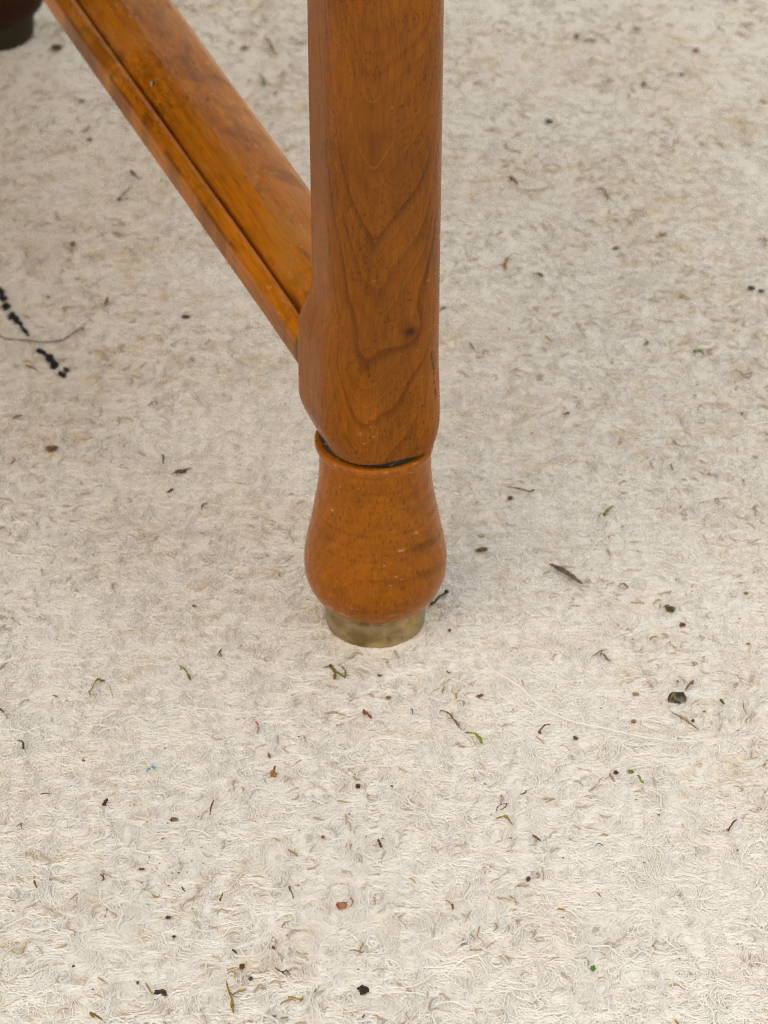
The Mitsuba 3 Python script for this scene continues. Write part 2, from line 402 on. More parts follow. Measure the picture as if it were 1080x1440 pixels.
put('tan_fibres', strands(9500, 6, 0.0014, 0.00015, 0.00048, 0.0028, 6, 0.5, True), rug, kind='stuff', label='dirty tan fibres caught in the white pile')
TOP = 0.0022                                   # usual height of the pile's surface


def path_at(pix, z=TOP, lift=0.0):
    return np.array([at(x, y, z + lift) for x, y in pix])


def smooth_path(p, m):
    from scipy.interpolate import PchipInterpolator
    s = np.r_[0, np.cumsum(np.linalg.norm(np.diff(p, axis=0), axis=1))]
    return PchipInterpolator(s, p, axis=0)(np.linspace(0, s[-1], m))


def rope(p, r, sides=6, seed=0, knobbly=0.15, taper=0.4):
    """Closed tapered tube along p (m, 3) with an uneven thickness."""
    rng = np.random.default_rng(seed)
    m = len(p)
    u = np.linspace(-1, 1, m)
    rad = np.broadcast_to(np.asarray(r, float), (m,)) * (1 - taper * np.abs(u) ** 3) * (1 + knobbly * rng.normal(0, 1, m).clip(-1.5, 1.5))
    v, f, _ = tubes(p[None], rad[None], sides)
    a, b = len(v), len(v) + 1
    v = np.vstack([v, p[0] - (p[1] - p[0]) * 0.2, p[-1] + (p[-1] - p[-2]) * 0.2])
    e = (m - 1) * sides
    k, k2 = np.arange(sides), (np.arange(sides) + 1) % sides
    f = np.vstack([f, np.stack([0 * k + a, k2, k], -1)[:, ::-1], np.stack([0 * k + b, e + k, e + k2], -1)[:, ::-1]])
    m_ = trimesh.Trimesh(v, f, process=False)
    trimesh.repair.fix_normals(m_)
    return m_


def paint(mesh, colors, seed=0, scale=900, vary=0.35):
    """Per-vertex colour: a noise mix of the colours of the thing."""
    v = np.asarray(mesh.vertices)
    c = np.atleast_2d(np.asarray(colors, float))
    t = meshkit.fbm(v * scale + seed * 7.7, 2, seed)
    if len(c) == 1:
        col = np.repeat(c, len(v), 0)
    else:
        w = np.clip((t - 0.32) / 0.36, 0, 1) * (len(c) - 1)
        i = np.minimum(w.astype(int), len(c) - 2)
        col = c[i] * (1 - (w - i))[:, None] + c[i + 1] * (w - i)[:, None]
    grain = meshkit.noise(v * scale * 3 + 3, seed + 5)
    return np.clip(col * (1 - vary / 2 + vary * grain)[:, None], 0.003, 0.95)


def colored(mesh, colors, seed=0, smooth=True, scale=900, vary=0.35):
    return mikit.ply(mesh, 'painted', smooth=smooth, color=paint(mesh, colors, seed, scale, vary))


# loose thread lying on the pile at the right of the foot
pp = smooth_path(path_at([(652, 884), (660, 894), (676, 917), (693, 939), (728, 961), (762, 992), (803, 1012), (852, 1024), (905, 1037), (950, 1043), (990, 1041)], 0.003), 60)
pp[:, 2] = clump(pp[:, 0], pp[:, 1]) + 0.0024
th = rope(pp, 0.00036, 5, 3, 0.12, 0.5)
put('loose_thread', mikit.ply(th, 'yarn', smooth=True, color=np.repeat([[0.88, 0.865, 0.83]], len(th.vertices), 0)), rug, label='long loose white thread lying in a curve right of the brass foot')


# black stitching worked into the pile near the left edge
def stitch(cx, cy, w, h, ang, seed):
    """A short flat dash of black yarn about w x h pixels, its long way turned by ang degrees in the picture."""
    rng = np.random.default_rng(seed)
    k = mm_per_px(cx, cy) / 1000
    n = 14
    th_ = np.arange(n) / n * 2 * np.pi
    rad = 1 + 0.16 * rng.normal(0, 1, n).clip(-1.3, 1.3)
    ex = np.sign(np.cos(th_)) * np.abs(np.cos(th_)) ** 0.6 * w / 2 * rad
    ey = np.sign(np.sin(th_)) * np.abs(np.sin(th_)) ** 0.6 * h / 2 * rad
    a = math.radians(ang)
    qx, qy = cx + ex * math.cos(a) - ey * math.sin(a), cy + ex * math.sin(a) + ey * math.cos(a)
    out = []
    o = at(cx, cy, 0.001)
    zb = float(clump(o[:1], o[1:2])[0]) + 0.0007
    for sc, dz in ((1.02, -0.0015), (1.0, 0.0), (0.78, 0.0003), (0.4, 0.0004)):
        out.append(np.array([at(cx + (x - cx) * sc, cy + (y - cy) * sc, zb) for x, y in zip(qx, qy)]) + [0, 0, dz])
    v = np.vstack(out + [at(cx, cy, zb)[None] + [0, 0, 0.0004]])
    f = []
    for r in range(3):
        for j in range(n):
            a0, a1, b0, b1 = r * n + j, r * n + (j + 1) % n, (r + 1) * n + j, (r + 1) * n + (j + 1) % n
            f += [[a0, a1, b1], [a0, b1, b0]]
    f += [[3 * n + j, 3 * n + (j + 1) % n, 4 * n] for j in range(n)]
    m = trimesh.Trimesh(v, f, process=False)
    trimesh.repair.fix_normals(m)
    return colored(m, [(0.010, 0.009, 0.012), (0.022, 0.020, 0.024)], seed, True)


for i, (cx, cy, w, h, a) in enumerate([(0.5, 409, 9, 6, 60), (4, 418, 9, 8, 50), (8, 430, 9, 10, 45), (17, 444, 8, 8, 40), (23, 449, 9, 6, 120), (27, 454, 8, 5, 30),
                                       (31, 460.5, 5, 3, 55), (35.5, 465, 7, 4, 60), (38.5, 470, 4, 2, 60), (58, 494, 13, 5.5, 28), (70, 503, 10, 9, 30), (76.5, 511.5, 10, 9, 120),
                                       (92.5, 519.5, 6, 5, 30), (87, 525.5, 11, 5, 22)]):
    put('black_stitch', stitch(cx, cy, w * 1.12, h * 1.12, a, 60 + i), rug, label='dash of black yarn stitched into the rug at its left edge' if i == 0 else None)


# ------------------------------------------------------------------ furniture: legs, feet, stretcher
MM = 0.001


def section(hs0, hs1, ht0, ht1, rad):
    """Rounded rectangle (s from -hs0 to hs1, t from -ht0 to ht1), rad = radii of the corners (front right, back right, back left, front left)."""
    pts = []
    flat = 5
    cs = [(hs1, -ht0, -90, rad[0]), (hs1, ht1, 0, rad[1]), (-hs0, ht1, 90, rad[2]), (-hs0, -ht0, 180, rad[3])]
    arcs = []
    for x, y, a0, r in cs:
        cx, cy = x - math.copysign(r, x), y - math.copysign(r, y)
        a = np.radians(a0 + np.linspace(0, 90, 12))
        arcs.append(np.stack([cx + r * np.cos(a), cy + r * np.sin(a)], -1))
    for i in range(4):
        pts.append(arcs[i])
        nxt = arcs[(i + 1) % 4][0]
        pts.append(arcs[i][-1] + (nxt - arcs[i][-1]) * (np.arange(1, flat) / flat)[:, None])
    return np.vstack(pts)


def loft(rings):
    """rings: list of (m, 3) arrays; closed at both ends."""
    m = len(rings[0])
    v = np.vstack(rings + [rings[0].mean(0)[None], rings[-1].mean(0)[None]])
    f = []
    for r in range(len(rings) - 1):
        i = np.arange(m) + r * m
        j = (np.arange(m) + 1) % m + r * m
        f += [np.stack([i, j, j + m], -1), np.stack([i, j + m, i + m], -1)]
    i, j = np.arange(m), (np.arange(m) + 1) % m
    e = (len(rings) - 1) * m
    f += [np.stack([j, i, 0 * i + len(v) - 2], -1), np.stack([i + e, j + e, 0 * i + len(v) - 1], -1)]
    return trimesh.Trimesh(v, np.vstack(f), process=False)


def to_world(v):
    """(across, along, up) in millimetres -> world."""
    v = np.asarray(v, float) * MM
    return v[:, :1] * LAT + v[:, 1:2] * DIR + v[:, 2:] * np.array([0, 0, 1.0])


def ease(a, b, x):
    t = np.clip((x - a) / (b - a), 0, 1)
    return t * t * (3 - 2 * t)


LEG_TOP, LEG_LOW = 560.0, 86.5


def leg_mesh():
    rings = []
    zs = np.unique(np.r_[LEG_LOW + np.array([0, 0.3, 0.8, 1.6, 2.6, 3.8, 5.2, 6.8, 8.5, 10.5, 13, 16]), np.linspace(104, 160, 29), np.linspace(164, LEG_TOP, 40)])
    for z in zs:
        h = 20.6 + 0.55 * ease(90, 300, z)
        u = np.clip((LEG_LOW + 15 - z) / 15, 0, 1)
        inset = 4.2 * (1 - math.sqrt(max(0.0, 1 - u ** 2.2)))
        swell = (1 - ease(128, 152, z)) * ease(84, 101, z)
        low = 1 - ease(96, 130, z)
        hs0 = h + 3.6 * swell - inset * 0.9
        r = (12.5 - 2.5 * low - inset * 0.3, 13.0, 14.5 - 6.0 * swell, 15.0)
        q = section(hs0 + inset * 0.5, h - inset * 0.9, h - inset * 0.12, h + 1.6 * swell - inset, [max(x, 2.0) for x in r])
        rings.append(np.c_[q, np.full(len(q), z)])
    m = loft([to_world(r) for r in rings])
    return m


def lathe(profile, n=72):
    rings = []
    a = np.arange(n) / n * 2 * np.pi
    for r, z in profile:
        rings.append(np.stack([r * np.cos(a), r * np.sin(a), 0 * a + z], -1) * MM)
    return loft(rings)


def spline_profile(pts, m):
    from scipy.interpolate import PchipInterpolator
    p = np.asarray(pts, float)
    s = np.r_[0, np.cumsum(np.linalg.norm(np.diff(p, axis=0), axis=1))]
    return PchipInterpolator(s, p, axis=0)(np.linspace(0, s[-1], m))


foot_prof = spline_profile([(17.5, 12.6), (20.2, 12.9), (22.6, 14.8), (25.0, 18.8), (26.6, 24.0), (27.0, 29.5), (26.3, 36.0), (24.6, 45.0), (22.8, 55.0), (21.2, 66.0), (20.8, 74.0),
                            (20.9, 81.0)], 60)
collar_prof = [(19.9, 79.4), (21.0, 79.8), (21.8, 80.9), (22.1, 82.4), (21.9, 83.4), (21.2, 84.0), (20.2, 84.3), (18.5, 84.4)]
groove_prof = [(17.0, 84.4), (19.6, 84.6), (20.6, 85.3), (20.6, 86.3), (20.2, 87.4), (18.0, 88.2)]
cap_prof = [(17.0, -0.6), (18.3, -0.5), (18.9, 0.2), (19.05, 1.2), (19.3, 6.0), (19.5, 12.0), (19.4, 12.9), (18.8, 13.2), (17.0, 13.2)]

furn = 'wooden_furniture'
labels[furn] = {'label': 'varnished orange brown wooden legs and stretcher with brass tipped feet on the rug', 'category': 'furniture'}
leg_s = mikit.ply(leg_mesh(), 'leg_wood', smooth=40)
foot_s = mikit.ply(lathe(foot_prof), 'foot_wood', smooth=45)
collar_s = mikit.ply(lathe(spline_profile(collar_prof, 22)), 'foot_wood', smooth=60)
groove_s = mikit.ply(lathe(groove_prof), 'black_groove', smooth=60)
cap_s = mikit.ply(lathe(cap_prof), 'aged_brass', smooth=35)
for i, pos in enumerate((np.zeros(3), REAR)):
    tw = {'to_world': T().translate(pos.tolist())} if i else {}
    k = put('leg', {**leg_s, **tw}, furn, label='front leg with arched grain and a dark knot' if i == 0 else 'rear leg with a dark, almost black foot at the upper left corner')
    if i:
        foot_s, collar_s = ({**x, 'bsdf': {'type': 'ref', 'id': 'near_black_wood'}} for x in (foot_s, collar_s))
        cap_s = {**cap_s, 'bsdf': {'type': 'ref', 'id': 'near_black_brass'}}
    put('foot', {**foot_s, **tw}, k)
    # the turned bead sits a little out of true
    tilt = {'to_world': T().translate((pos + [-0.0004, 0, 0]).tolist()).translate([0, 0, 0.083]).rotate([0, 1, 0], 2.2).translate([0, 0, -0.083])}
    put('collar', {**collar_s, **tilt}, k)
    put('black_groove', {**groove_s, **tilt}, k)
    put('brass_cap', {**cap_s, **tw}, k, label='tarnished brass cap under the foot' if i == 0 else None)

# stretcher: a moulded rail between the legs (profile in millimetres: across, up)
RAIL = 114.0
rail_prof = [(17.5, -5.6), (19.0, -4.4), (19.6, -2), (19.8, 2.0), (19.5, 5.5), (18.2, 8.0), (15.6, 10.2), (12.0, 11.8), (7.5, 12.9), (2.0, 13.3), (-4.0, 12.8), (-9.0, 11.3), (-12.4, 9.4),
             (-14.2, 7.9), (-14.9, 6.2), (-15.3, 5.6), (-15.8, 6.3), (-16.6, 7.3), (-17.8, 7.7), (-19.2, 7.2), (-20.6, 6.0), (-21.5, 4.8), (-22.0, 4.2), (-22.2, 3.4), (-22.3, 0), (-22.3, -4.6), (-21.6, -5.6)]
rail_prof = np.array(rail_prof)


def rail_mesh():
    rp = [rail_prof[0]]
    for a, b in zip(rail_prof[:-1], rail_prof[1:]):
        k = max(1, int(np.linalg.norm(b - a) / 1.2))
        rp += [a + (b - a) * j / k for j in range(1, k + 1)]
    rp = np.array(rp)
    rings = []
    t_end = SPAN * 1000
    for t in np.r_[np.linspace(16, 40, 9), np.linspace(44, t_end - 16, 60)]:
        off = float(REAR @ LAT) * 1000 * t / t_end
        w = 1.0 + (0.02 + 0.11 * (rp[:, 0] < 0)) * ease(40, 380, t)
        wob = 0.35 * (meshkit.noise(np.stack([rp[:, 0] * 0.2, 0 * rp[:, 0] + t * 0.02, rp[:, 1] * 0.2], -1), 4) - 0.5)
        rings.append(np.c_[rp[:, 0] * w + off + wob, np.full(len(rp), t), RAIL + rp[:, 1] + wob])
    m = loft([to_world(r) for r in rings])
    trimesh.repair.fix_normals(m)
    return m


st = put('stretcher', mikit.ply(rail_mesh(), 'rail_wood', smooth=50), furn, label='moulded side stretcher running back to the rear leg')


def rail_point(px, py):
    return at(px, py, (RAIL + 12.6) * MM)


def disc(center, r, h, n=16):
    m = lathe([(r * 0.6, -1.5), (r, -1.0), (r, h * 0.4), (r * 0.7, h), (0.02, h * 1.1)], n)
    m.apply_translation(center)
    return m


for (px, py, r, col, nm) in ((214, 115.5, 0.85, (0.015, 0.010, 0.008), 'nail_hole'), (318.5, 194, 0.80, (0.012, 0.009, 0.008), 'nail_hole'), (346, 220, 0.60, (0.08, 0.025, 0.010), 'nail_hole'),
                             (248, 54, 0.55, (0.06, 0.02, 0.008), 'nail_hole'), (274, 134, 0.5, (0.06, 0.02, 0.008), 'nail_hole'), (213.2, 116.3, 0.45, (0.5, 0.45, 0.38), 'nail_head')):
    h_ = 0.35 if nm == 'nail_head' else 0.12
    put(nm, colored(disc(rail_point(px, py), r, h_), [col], 3), st)

# unseen top and rear panel, added and sized to shade rear leg and rug
SIDE, SZ = -1.0, 560.0


def box_local(s0, s1, t0, t1, z0, z1):
    m = trimesh.creation.box((s1 - s0, t1 - t0, z1 - z0))
    m.apply_translation(((s0 + s1) / 2, (t0 + t1) / 2, (z0 + z1) / 2))
    m.vertices = to_world(m.vertices)
    return m


t_end = SPAN * 1000
s0, s1 = -560, 24
put('shade_top', mikit.ply(box_local(s0, s1 + 150, -30, t_end + 220, SZ + .5, SZ + 60), 'shade_blocker'), furn)
put('shade_panel', mikit.ply(box_local(s0 + 48, s1 - 48, t_end + 2, t_end + 18, 60, SZ), 'shade_blocker'), furn)  # added panel out of view, keeps light off the rear foot


# ------------------------------------------------------------------ garden debris lying on the rug
BLK, DBR, BRN, RBR = (0.024, 0.019, 0.015), (0.098, 0.058, 0.028), (0.13, 0.068, 0.025), (0.20, 0.060, 0.026)
ORG, TANC, OLV, GRN = (0.36, 0.155, 0.035), (0.33, 0.235, 0.12), (0.16, 0.125, 0.022), (0.21, 0.26, 0.018)
GRY, YEL, DGR = (0.060, 0.056, 0.050), (0.40, 0.28, 0.035), (0.07, 0.09, 0.014)
COUNT = [0]


def seeded():
    COUNT[0] += 1
    return 1000 + COUNT[0]


def lump(px, py, w, h, yaw, colors, name, category, label, group=None, tall=0.5, facet=0, rough=0.55, vary=0.4):
    """A crumb about w x h pixels in the photograph, bedded into the pile."""
    seed = seeded()
    rng = np.random.default_rng(seed)
    k = mm_per_px(px, py) / 1000
    rx = w * k / 2
    rz = min(rx, h * k / 2) * tall
    ry = max((h * k / 2 - rz * math.cos(PITCH) * 0.8) / math.sin(PITCH), rz * 0.7)
    if facet:
        p = rng.normal(0, 1, (facet, 3)); p /= np.linalg.norm(p, axis=1, keepdims=True)
        m = trimesh.convex.convex_hull(p * rng.uniform(0.85, 1.1, (facet, 1)))
        m = trimesh.Trimesh(*trimesh.remesh.subdivide(*trimesh.remesh.subdivide(*trimesh.remesh.subdivide(m.vertices, m.faces))))
        m.vertices += 0.10 * (meshkit.fbm(m.vertices * 3.1 + seed, 3, seed)[:, None] - 0.5) * m.vertices
    else:
        m = trimesh.creation.icosphere(3)
        v = m.vertices
        r = 1 + rough * 2.6 * (meshkit.fbm(v * 1.5 + seed * 3.3, 3, seed) - 0.5) + rough * 1.2 * (meshkit.noise(v * 4.5 + seed, seed + 2) - 0.5)
        r = r * (1 + 0.35 * np.sign(v[:, 0] * rng.normal() + v[:, 1] * rng.normal()) * np.abs(v[:, 0] * v[:, 1])) * (1 - 0.30 * np.maximum(0, v @ rng.normal(0, 0.7, 3)))
        m.vertices = v * r[:, None]
    v = np.array(m.vertices) * [rx, ry, rz]
    a = math.radians(yaw)
    c, s = math.cos(a), math.sin(a)
    v = np.stack([v[:, 0] * c - v[:, 1] * s, v[:, 0] * s + v[:, 1] * c, v[:, 2]], -1)
    o = at(px, py, 0.0025)
    o[2] = float(clump(o[:1], o[1:2])[0]) + 0.0007 + rz * 0.40
    m.vertices = v + o
    put(name, colored(m, colors, seed, True, 0.9 / max(rx, 1e-4) if facet else 2.4 / max(rx, 1e-4), vary), None, label, category, group)


def wisp(paths, colors, name, category, label, group=None, lift=0.0013, vary=0.35):
    """A twig, curl or sprig: paths = [(pixels along it, width in pixels)], the first one is the main stem."""
    seed = seeded()
    ms = []
    for j, (pix, w) in enumerate(paths):
        k = mm_per_px(*pix[0]) / 1000
        p = smooth_path(path_at(pix, 0.003), max(8, 5 * len(pix)))
        p[:, 2] = clump(p[:, 0], p[:, 1]) + lift + 0.0005 * np.sin(np.linspace(0, 3.14, len(p)) * (1 + j % 2)) + w * k * 0.3
        ms.append(rope(p, w * k / 2, 6, seed + j, 0.16, 0.55))
    m = trimesh.util.concatenate(ms)
    put(name, colored(m, colors, seed, True, 420, vary), None, label, category, group)


def dash(px, py, length, width, ang, bend=0.0):
    """Pixels of a short bent piece centred on px, py; ang in degrees, anticlockwise in the picture."""
    a = math.radians(ang)
    u = np.linspace(-0.5, 0.5, 5)
    x, y = u * length, bend * length * (0.25 - u ** 2) * 4
    return [(px + x0 * math.cos(a) + y0 * math.sin(a), py - x0 * math.sin(a) + y0 * math.cos(a)) for x0, y0 in zip(x, y)], width


def sliver(px, py, length, width, ang, colors, name, category, label, bend=0.1, group=None):
    wisp([dash(px, py, length, width, ang, bend)], colors, name, category, label, group)


# --- the pieces one sees first
lump(952.5, 979.5, 32, 25, 10, [BLK, GRY, (0.24, 0.19, 0.12), BLK, (0.30, 0.25, 0.18)], 'stone', 'stone', 'rough black and grey stone chip lying on the rug right of the long white thread', tall=0.75, facet=16, vary=0.6)
lump(480.5, 1267.5, 19, 17, 0, [(0.34, 0.13, 0.050), (0.42, 0.18, 0.075), (0.36, 0.14, 0.055), (0.38, 0.15, 0.06), BLK], 'brick_chip', 'brick chip', 'orange terracotta chip speckled with black, low in the middle of the rug', tall=0.7, facet=18)
wisp([([(773, 790), (782, 794), (800, 805), (819, 816.5)], 6.5), ([(778, 791), (800, 803), (818, 815)], 3.0)], [(0.10, 0.075, 0.05), (0.21, 0.16, 0.10), (0.035, 0.028, 0.02)], 'bark_splinter', 'splinter', 'straight grey brown bark splinter on the rug right of the wooden foot')
wisp([([(-14, 462), (0, 468.5), (8, 473), (39, 475.5), (60, 478.5), (86, 476), (101, 466.5), (114, 457), (121, 449)], 2.2), ([(114, 457), (116, 459), (118, 456)], 2.6), ([(41, 478), (43, 482)], 1.8)],
     [(0.17, 0.125, 0.08), (0.10, 0.065, 0.035)], 'twig', 'twig', 'thin bent brown twig crossing the black stitching at the left edge')
wisp([([(455, 934), (463, 933), (468, 938), (476, 943), (485, 949), (486, 941), (480, 932)], 3.0), ([(466, 936), (471, 942), (470, 950)], 4.4), ([(462, 931), (469, 934)], 3.6)], [OLV, BRN, GRN, (0.17, 0.10, 0.02)],
     'moss_sprig', 'moss', 'forked green and brown moss sprig just in front of the brass cap')
wisp([([(618, 997), (620, 994), (631, 998), (637, 1005), (641, 1010), (645, 1015), (650, 1019)], 2.2), ([(637, 1006), (647, 1008)], 1.4), ([(641, 1011), (648, 1014)], 1.3)], [BRN, (0.19, 0.115, 0.035), DBR], 'root_fibre', 'root', 'thin branched brown rootlet above a green moss strand, below the long thread')
wisp([([(653, 1023), (660, 1025), (668, 1027), (673, 1032), (678, 1038)], 3.2), ([(672, 1031), (676, 1035), (678, 1039)], 4.6)], [OLV, GRN, (0.30, 0.34, 0.03)], 'moss_sprig', 'moss', 'bright green moss strand with a rounded tip below the brown rootlet')
lump(228, 1391, 19, 10, -12, [BLK, DBR, (0.09, 0.055, 0.03), BLK], 'bark_flake', 'bark', 'dark brown bark flake beside a bent straw at the bottom left', tall=0.6, rough=0.4)
wisp([([(205, 1378), (208, 1385), (214, 1394)], 2.6)], [TANC, (0.38, 0.22, 0.08)], 'straw', 'straw', 'bent tan straw touching the dark bark flake at the bottom left')
lump(512, 1388, 14, 12, 30, [BLK, (0.02, 0.013, 0.012), DBR], 'leaf_crumb', 'leaf', 'ragged black leaf crumb near the bottom edge below the terracotta chip', tall=0.5, rough=0.6)
wisp([([(318, 1376), (320, 1385), (322, 1392), (326, 1402), (328, 1410), (328, 1419)], 2.8), ([(322, 1393), (332, 1397)], 1.4), ([(325, 1405), (327, 1413), (328, 1420)], 5.0)], [(0.32, 0.19, 0.05), OLV, (0.30, 0.24, 0.02)],
     'moss_sprig', 'moss', 'long upright amber moss strand with a green tip at the bottom left')
wisp([([(697, 1145), (704, 1144), (712, 1143), (716, 1149), (721, 1154)], 2.8), ([(709, 1143), (713, 1142)], 3.6)], [OLV, YEL, GRN], 'moss_sprig', 'moss', 'olive yellow moss strand under a curled brown stem in the lower middle')
wisp([([(698, 1136), (699, 1131), (706, 1126), (713, 1125), (711, 1129), (703, 1133)], 1.6)], [BRN, OLV], 'tendril', 'tendril', 'looped brown stem just above the olive yellow moss strand')
lump(943, 852, 11, 9, -20, [OLV, DBR, BLK, (0.26, 0.17, 0.03)], 'moss_tuft', 'moss', 'small dark olive moss tuft up and left of a red brown seed at the right', rough=0.6)
wisp([([(932, 850), (939, 848), (945, 854), (950, 850)], 2.6)], [OLV, BRN, DBR], 'moss_sprig', 'moss', 'brown moss arm sticking out of the dark olive tuft at the right')
lump(961, 873, 8, 7, 20, [RBR, DBR], 'seed', 'seed', 'red brown seed below the dark olive moss tuft at the right')
lump(676.5, 767, 17, 8, 8, [OLV, DBR, (0.24, 0.18, 0.04), BLK], 'seed_husk', 'husk', 'olive and black seed husk on the rug right of the widest part of the foot', rough=0.35)
wisp([([(713, 681), (722, 683), (735, 686), (744, 688), (751, 686)], 2.4), ([(748, 687), (751, 684)], 2.2)], [(0.14, 0.065, 0.03), DBR, (0.2, 0.1, 0.05)], 'twig', 'twig', 'short thin red brown twig right of the leg, level with its collar')
lump(718, 696, 8, 6, 0, [DBR, BRN], 'soil_crumb', 'crumb', 'brown soil crumb just below the short red brown twig')
wisp([([(849, 720), (854, 714), (863, 707)], 3.0), ([(849, 720), (852, 717)], 4.0)], [GRN, OLV, BRN], 'moss_sprig', 'moss', 'slanting moss sliver, green below and brown above, above the straight bark splinter')
sliver(945, 652, 9, 2.6, -70, [DBR, BRN], 'stalk_fragment', 'stalk', 'short dark upright stalk at the right, level with the leg collar')
wisp([([(832, 918), (840, 915), (847, 911), (855, 909)], 2.0), ([(843, 915), (849, 917), (854, 921), (859, 924)], 2.6), ([(846, 911), (845, 918)], 1.4)], [BRN, OLV, (0.25, 0.17, 0.05)], 'moss_sprig', 'moss', 'forked brown and olive moss sprig left of and above the black stone')
wisp([([(944, 999), (952, 1005), (962, 1012), (973, 1018), (983, 1024)], 2.6)], [(0.24, 0.16, 0.09), (0.30, 0.21, 0.12)], 'straw', 'straw', 'pale brown straw slanting down to the right below the black stone')
wisp([([(964, 968), (968, 962), (973, 957), (976, 953)], 3.0), ([(971, 958), (975, 956)], 3.6)], [(0.20, 0.12, 0.06), BRN], 'root_fibre', 'root', 'crooked brown rootlet touching the upper right side of the black stone')
wisp([([(757, 1025), (762, 1020), (768, 1015), (775, 1014)], 2.4), ([(757, 1025), (761, 1024)], 3.0)], [DBR, BRN, RBR], 'twig', 'twig', 'tiny hooked brown twig under the middle of the long white thread')
lump(810, 1033, 6, 6, 30, [DBR, (0.1, 0.07, 0.05)], 'soil_crumb', 'crumb', 'small grey brown crumb below the long white thread')
lump(674, 973, 10, 5, 12, [BRN, RBR], 'soil_crumb', 'crumb', 'flat brown crumb left of the upper end of the long thread', rough=0.4)
lump(533, 944, 6, 4, -10, [DBR, OLV], 'soil_crumb', 'crumb', 'dark olive crumb in front of the brass cap, right of the forked moss sprig')
wisp([([(511, 995), (514, 996), (518, 1001), (522, 1005)], 3.2), ([(511, 995), (514, 997)], 4.4), ([(519, 1002), (522, 1005)], 4.2)], [RBR, (0.26, 0.09, 0.04)], 'seed', 'seed', 'red brown winged seed below the brass cap')
lump(547, 974, 8, 5, 20, [BRN, TANC], 'soil_crumb', 'crumb', 'light brown crumb below and right of the brass cap')
wisp([([(576, 991), (580, 993), (580, 999)], 1.5)], [(0.05, 0.055, 0.08)], 'dark_fibre', 'fibre', 'tiny hooked blue grey fibre below the right side of the brass cap')
sliver(631, 940, 7, 1.8, -30, [DBR], 'stalk_fragment', 'stalk', 'tiny dark stalk left of the upper end of the long thread', bend=0.3)
wisp([([(604, 848), (610, 845), (617, 837), (624, 832), (630, 827)], 3.2), ([(626, 830), (630, 826)], 5.0), ([(605, 847), (611, 844)], 4.0)], [DBR, BLK, BRN], 'twig', 'twig', 'dark crooked twig against the right side of the brass cap')
lump(633, 881, 5, 4, 0, [DBR], 'soil_crumb', 'crumb', 'small dark crumb a little right of the brass cap')
lump(867, 1082, 7, 7, 0, [BLK, DBR], 'soil_crumb', 'crumb', 'round black crumb left of a green moss dot, below the right end of the thread')
lump(888, 1082, 8, 6, 0, [GRN, OLV, DGR], 'moss_dot', 'moss', 'round green moss dot right of the round black crumb')
wisp([([(896, 1087), (899, 1090), (901, 1095), (906, 1098)], 3.0)], [(0.33, 0.2, 0.05), OLV, GRN], 'moss_sprig', 'moss', 'short amber and green moss piece under the green moss dot')
wisp([([(731, 1110), (736, 1110), (740, 1106), (739, 1104)], 1.9)], [DBR, BRN], 'tendril', 'tendril', 'tiny hooked dark brown stem near the lower middle, right of the looped stem')
sliver(755, 1172, 14, 3.4, -35, [ORG, BRN, OLV], 'husk', 'husk', 'orange brown husk below the olive yellow moss strand')
lump(743.5, 1230, 7, 8, 0, [DBR, (0.12, 0.05, 0.03)], 'soil_crumb', 'crumb', 'dark red brown crumb below the orange brown husk', rough=0.4)
sliver(789, 1273.5, 11, 2.6, -6, [YEL, ORG], 'straw', 'straw', 'short amber straw in the lower right with a second one up and right of it')
sliver(843, 1255, 8, 2.6, -50, [YEL, ORG], 'straw', 'straw', 'tiny slanting amber straw, the upper right one of two')
lump(835, 1358, 7, 8, 0, [(0.10, 0.24, 0.03), (0.06, 0.16, 0.02)], 'leaf_fragment', 'leaf', 'bright leaf green fragment at the lower right', tall=0.4)
sliver(952, 1434, 9, 2.4, -40, [ORG, YEL], 'straw', 'straw', 'tiny orange straw at the bottom edge, right')
wisp([([(1023, 1165), (1028, 1160), (1033, 1153), (1037, 1150)], 2.4), ([(1022, 1166), (1026, 1162)], 3.4)], [DBR, BRN, TANC], 'twig', 'twig', 'small tan and brown twig at the right edge of the lower half')
wisp([([(837, 1185), (842, 1182), (849, 1185)], 1.4)], [BRN], 'tendril', 'tendril', 'thin arched brown stem in the lower right, above the two amber straws')
lump(504, 1101, 6, 7, 0, [DBR, BLK], 'seed', 'seed', 'small dark oval seed in the middle of the lower half')
lump(551, 1100, 4, 3, 0, [DBR], 'soil_crumb', 'crumb', 'tiny brown crumb right of the small dark oval seed')
wisp([([(531.5, 1177), (533, 1182), (537, 1187)], 2.8), ([(533, 1184), (537, 1187)], 4.0)], [BLK, DBR], 'thorn', 'thorn', 'small black thorn in the lower middle, above the terracotta chip')
wisp([([(407, 1245), (410, 1251), (413, 1259)], 1.8), ([(406.5, 1244), (408, 1246.5)], 3.0)], [DBR, BRN], 'twig', 'twig', 'tiny dark pin shaped twig left of the terracotta chip')
lump(454.5, 1173, 5, 5, 0, [RBR, (0.32, 0.12, 0.07)], 'brick_crumb', 'crumb', 'tiny brick red crumb above the terracotta chip')
wisp([([(626, 1260), (632, 1265), (637, 1271)], 1.6), ([(636, 1268), (637, 1272)], 3.6)], [(0.13, 0.05, 0.01), ORG], 'bud', 'bud', 'tiny brown bud on a thread thin stalk right of the terracotta chip')
wisp([([(491, 1330), (497, 1330), (503, 1332), (509, 1333), (512, 1329)], 2.2)], [BRN, TANC, DBR], 'tendril', 'tendril', 'wavy brown stem below the terracotta chip')
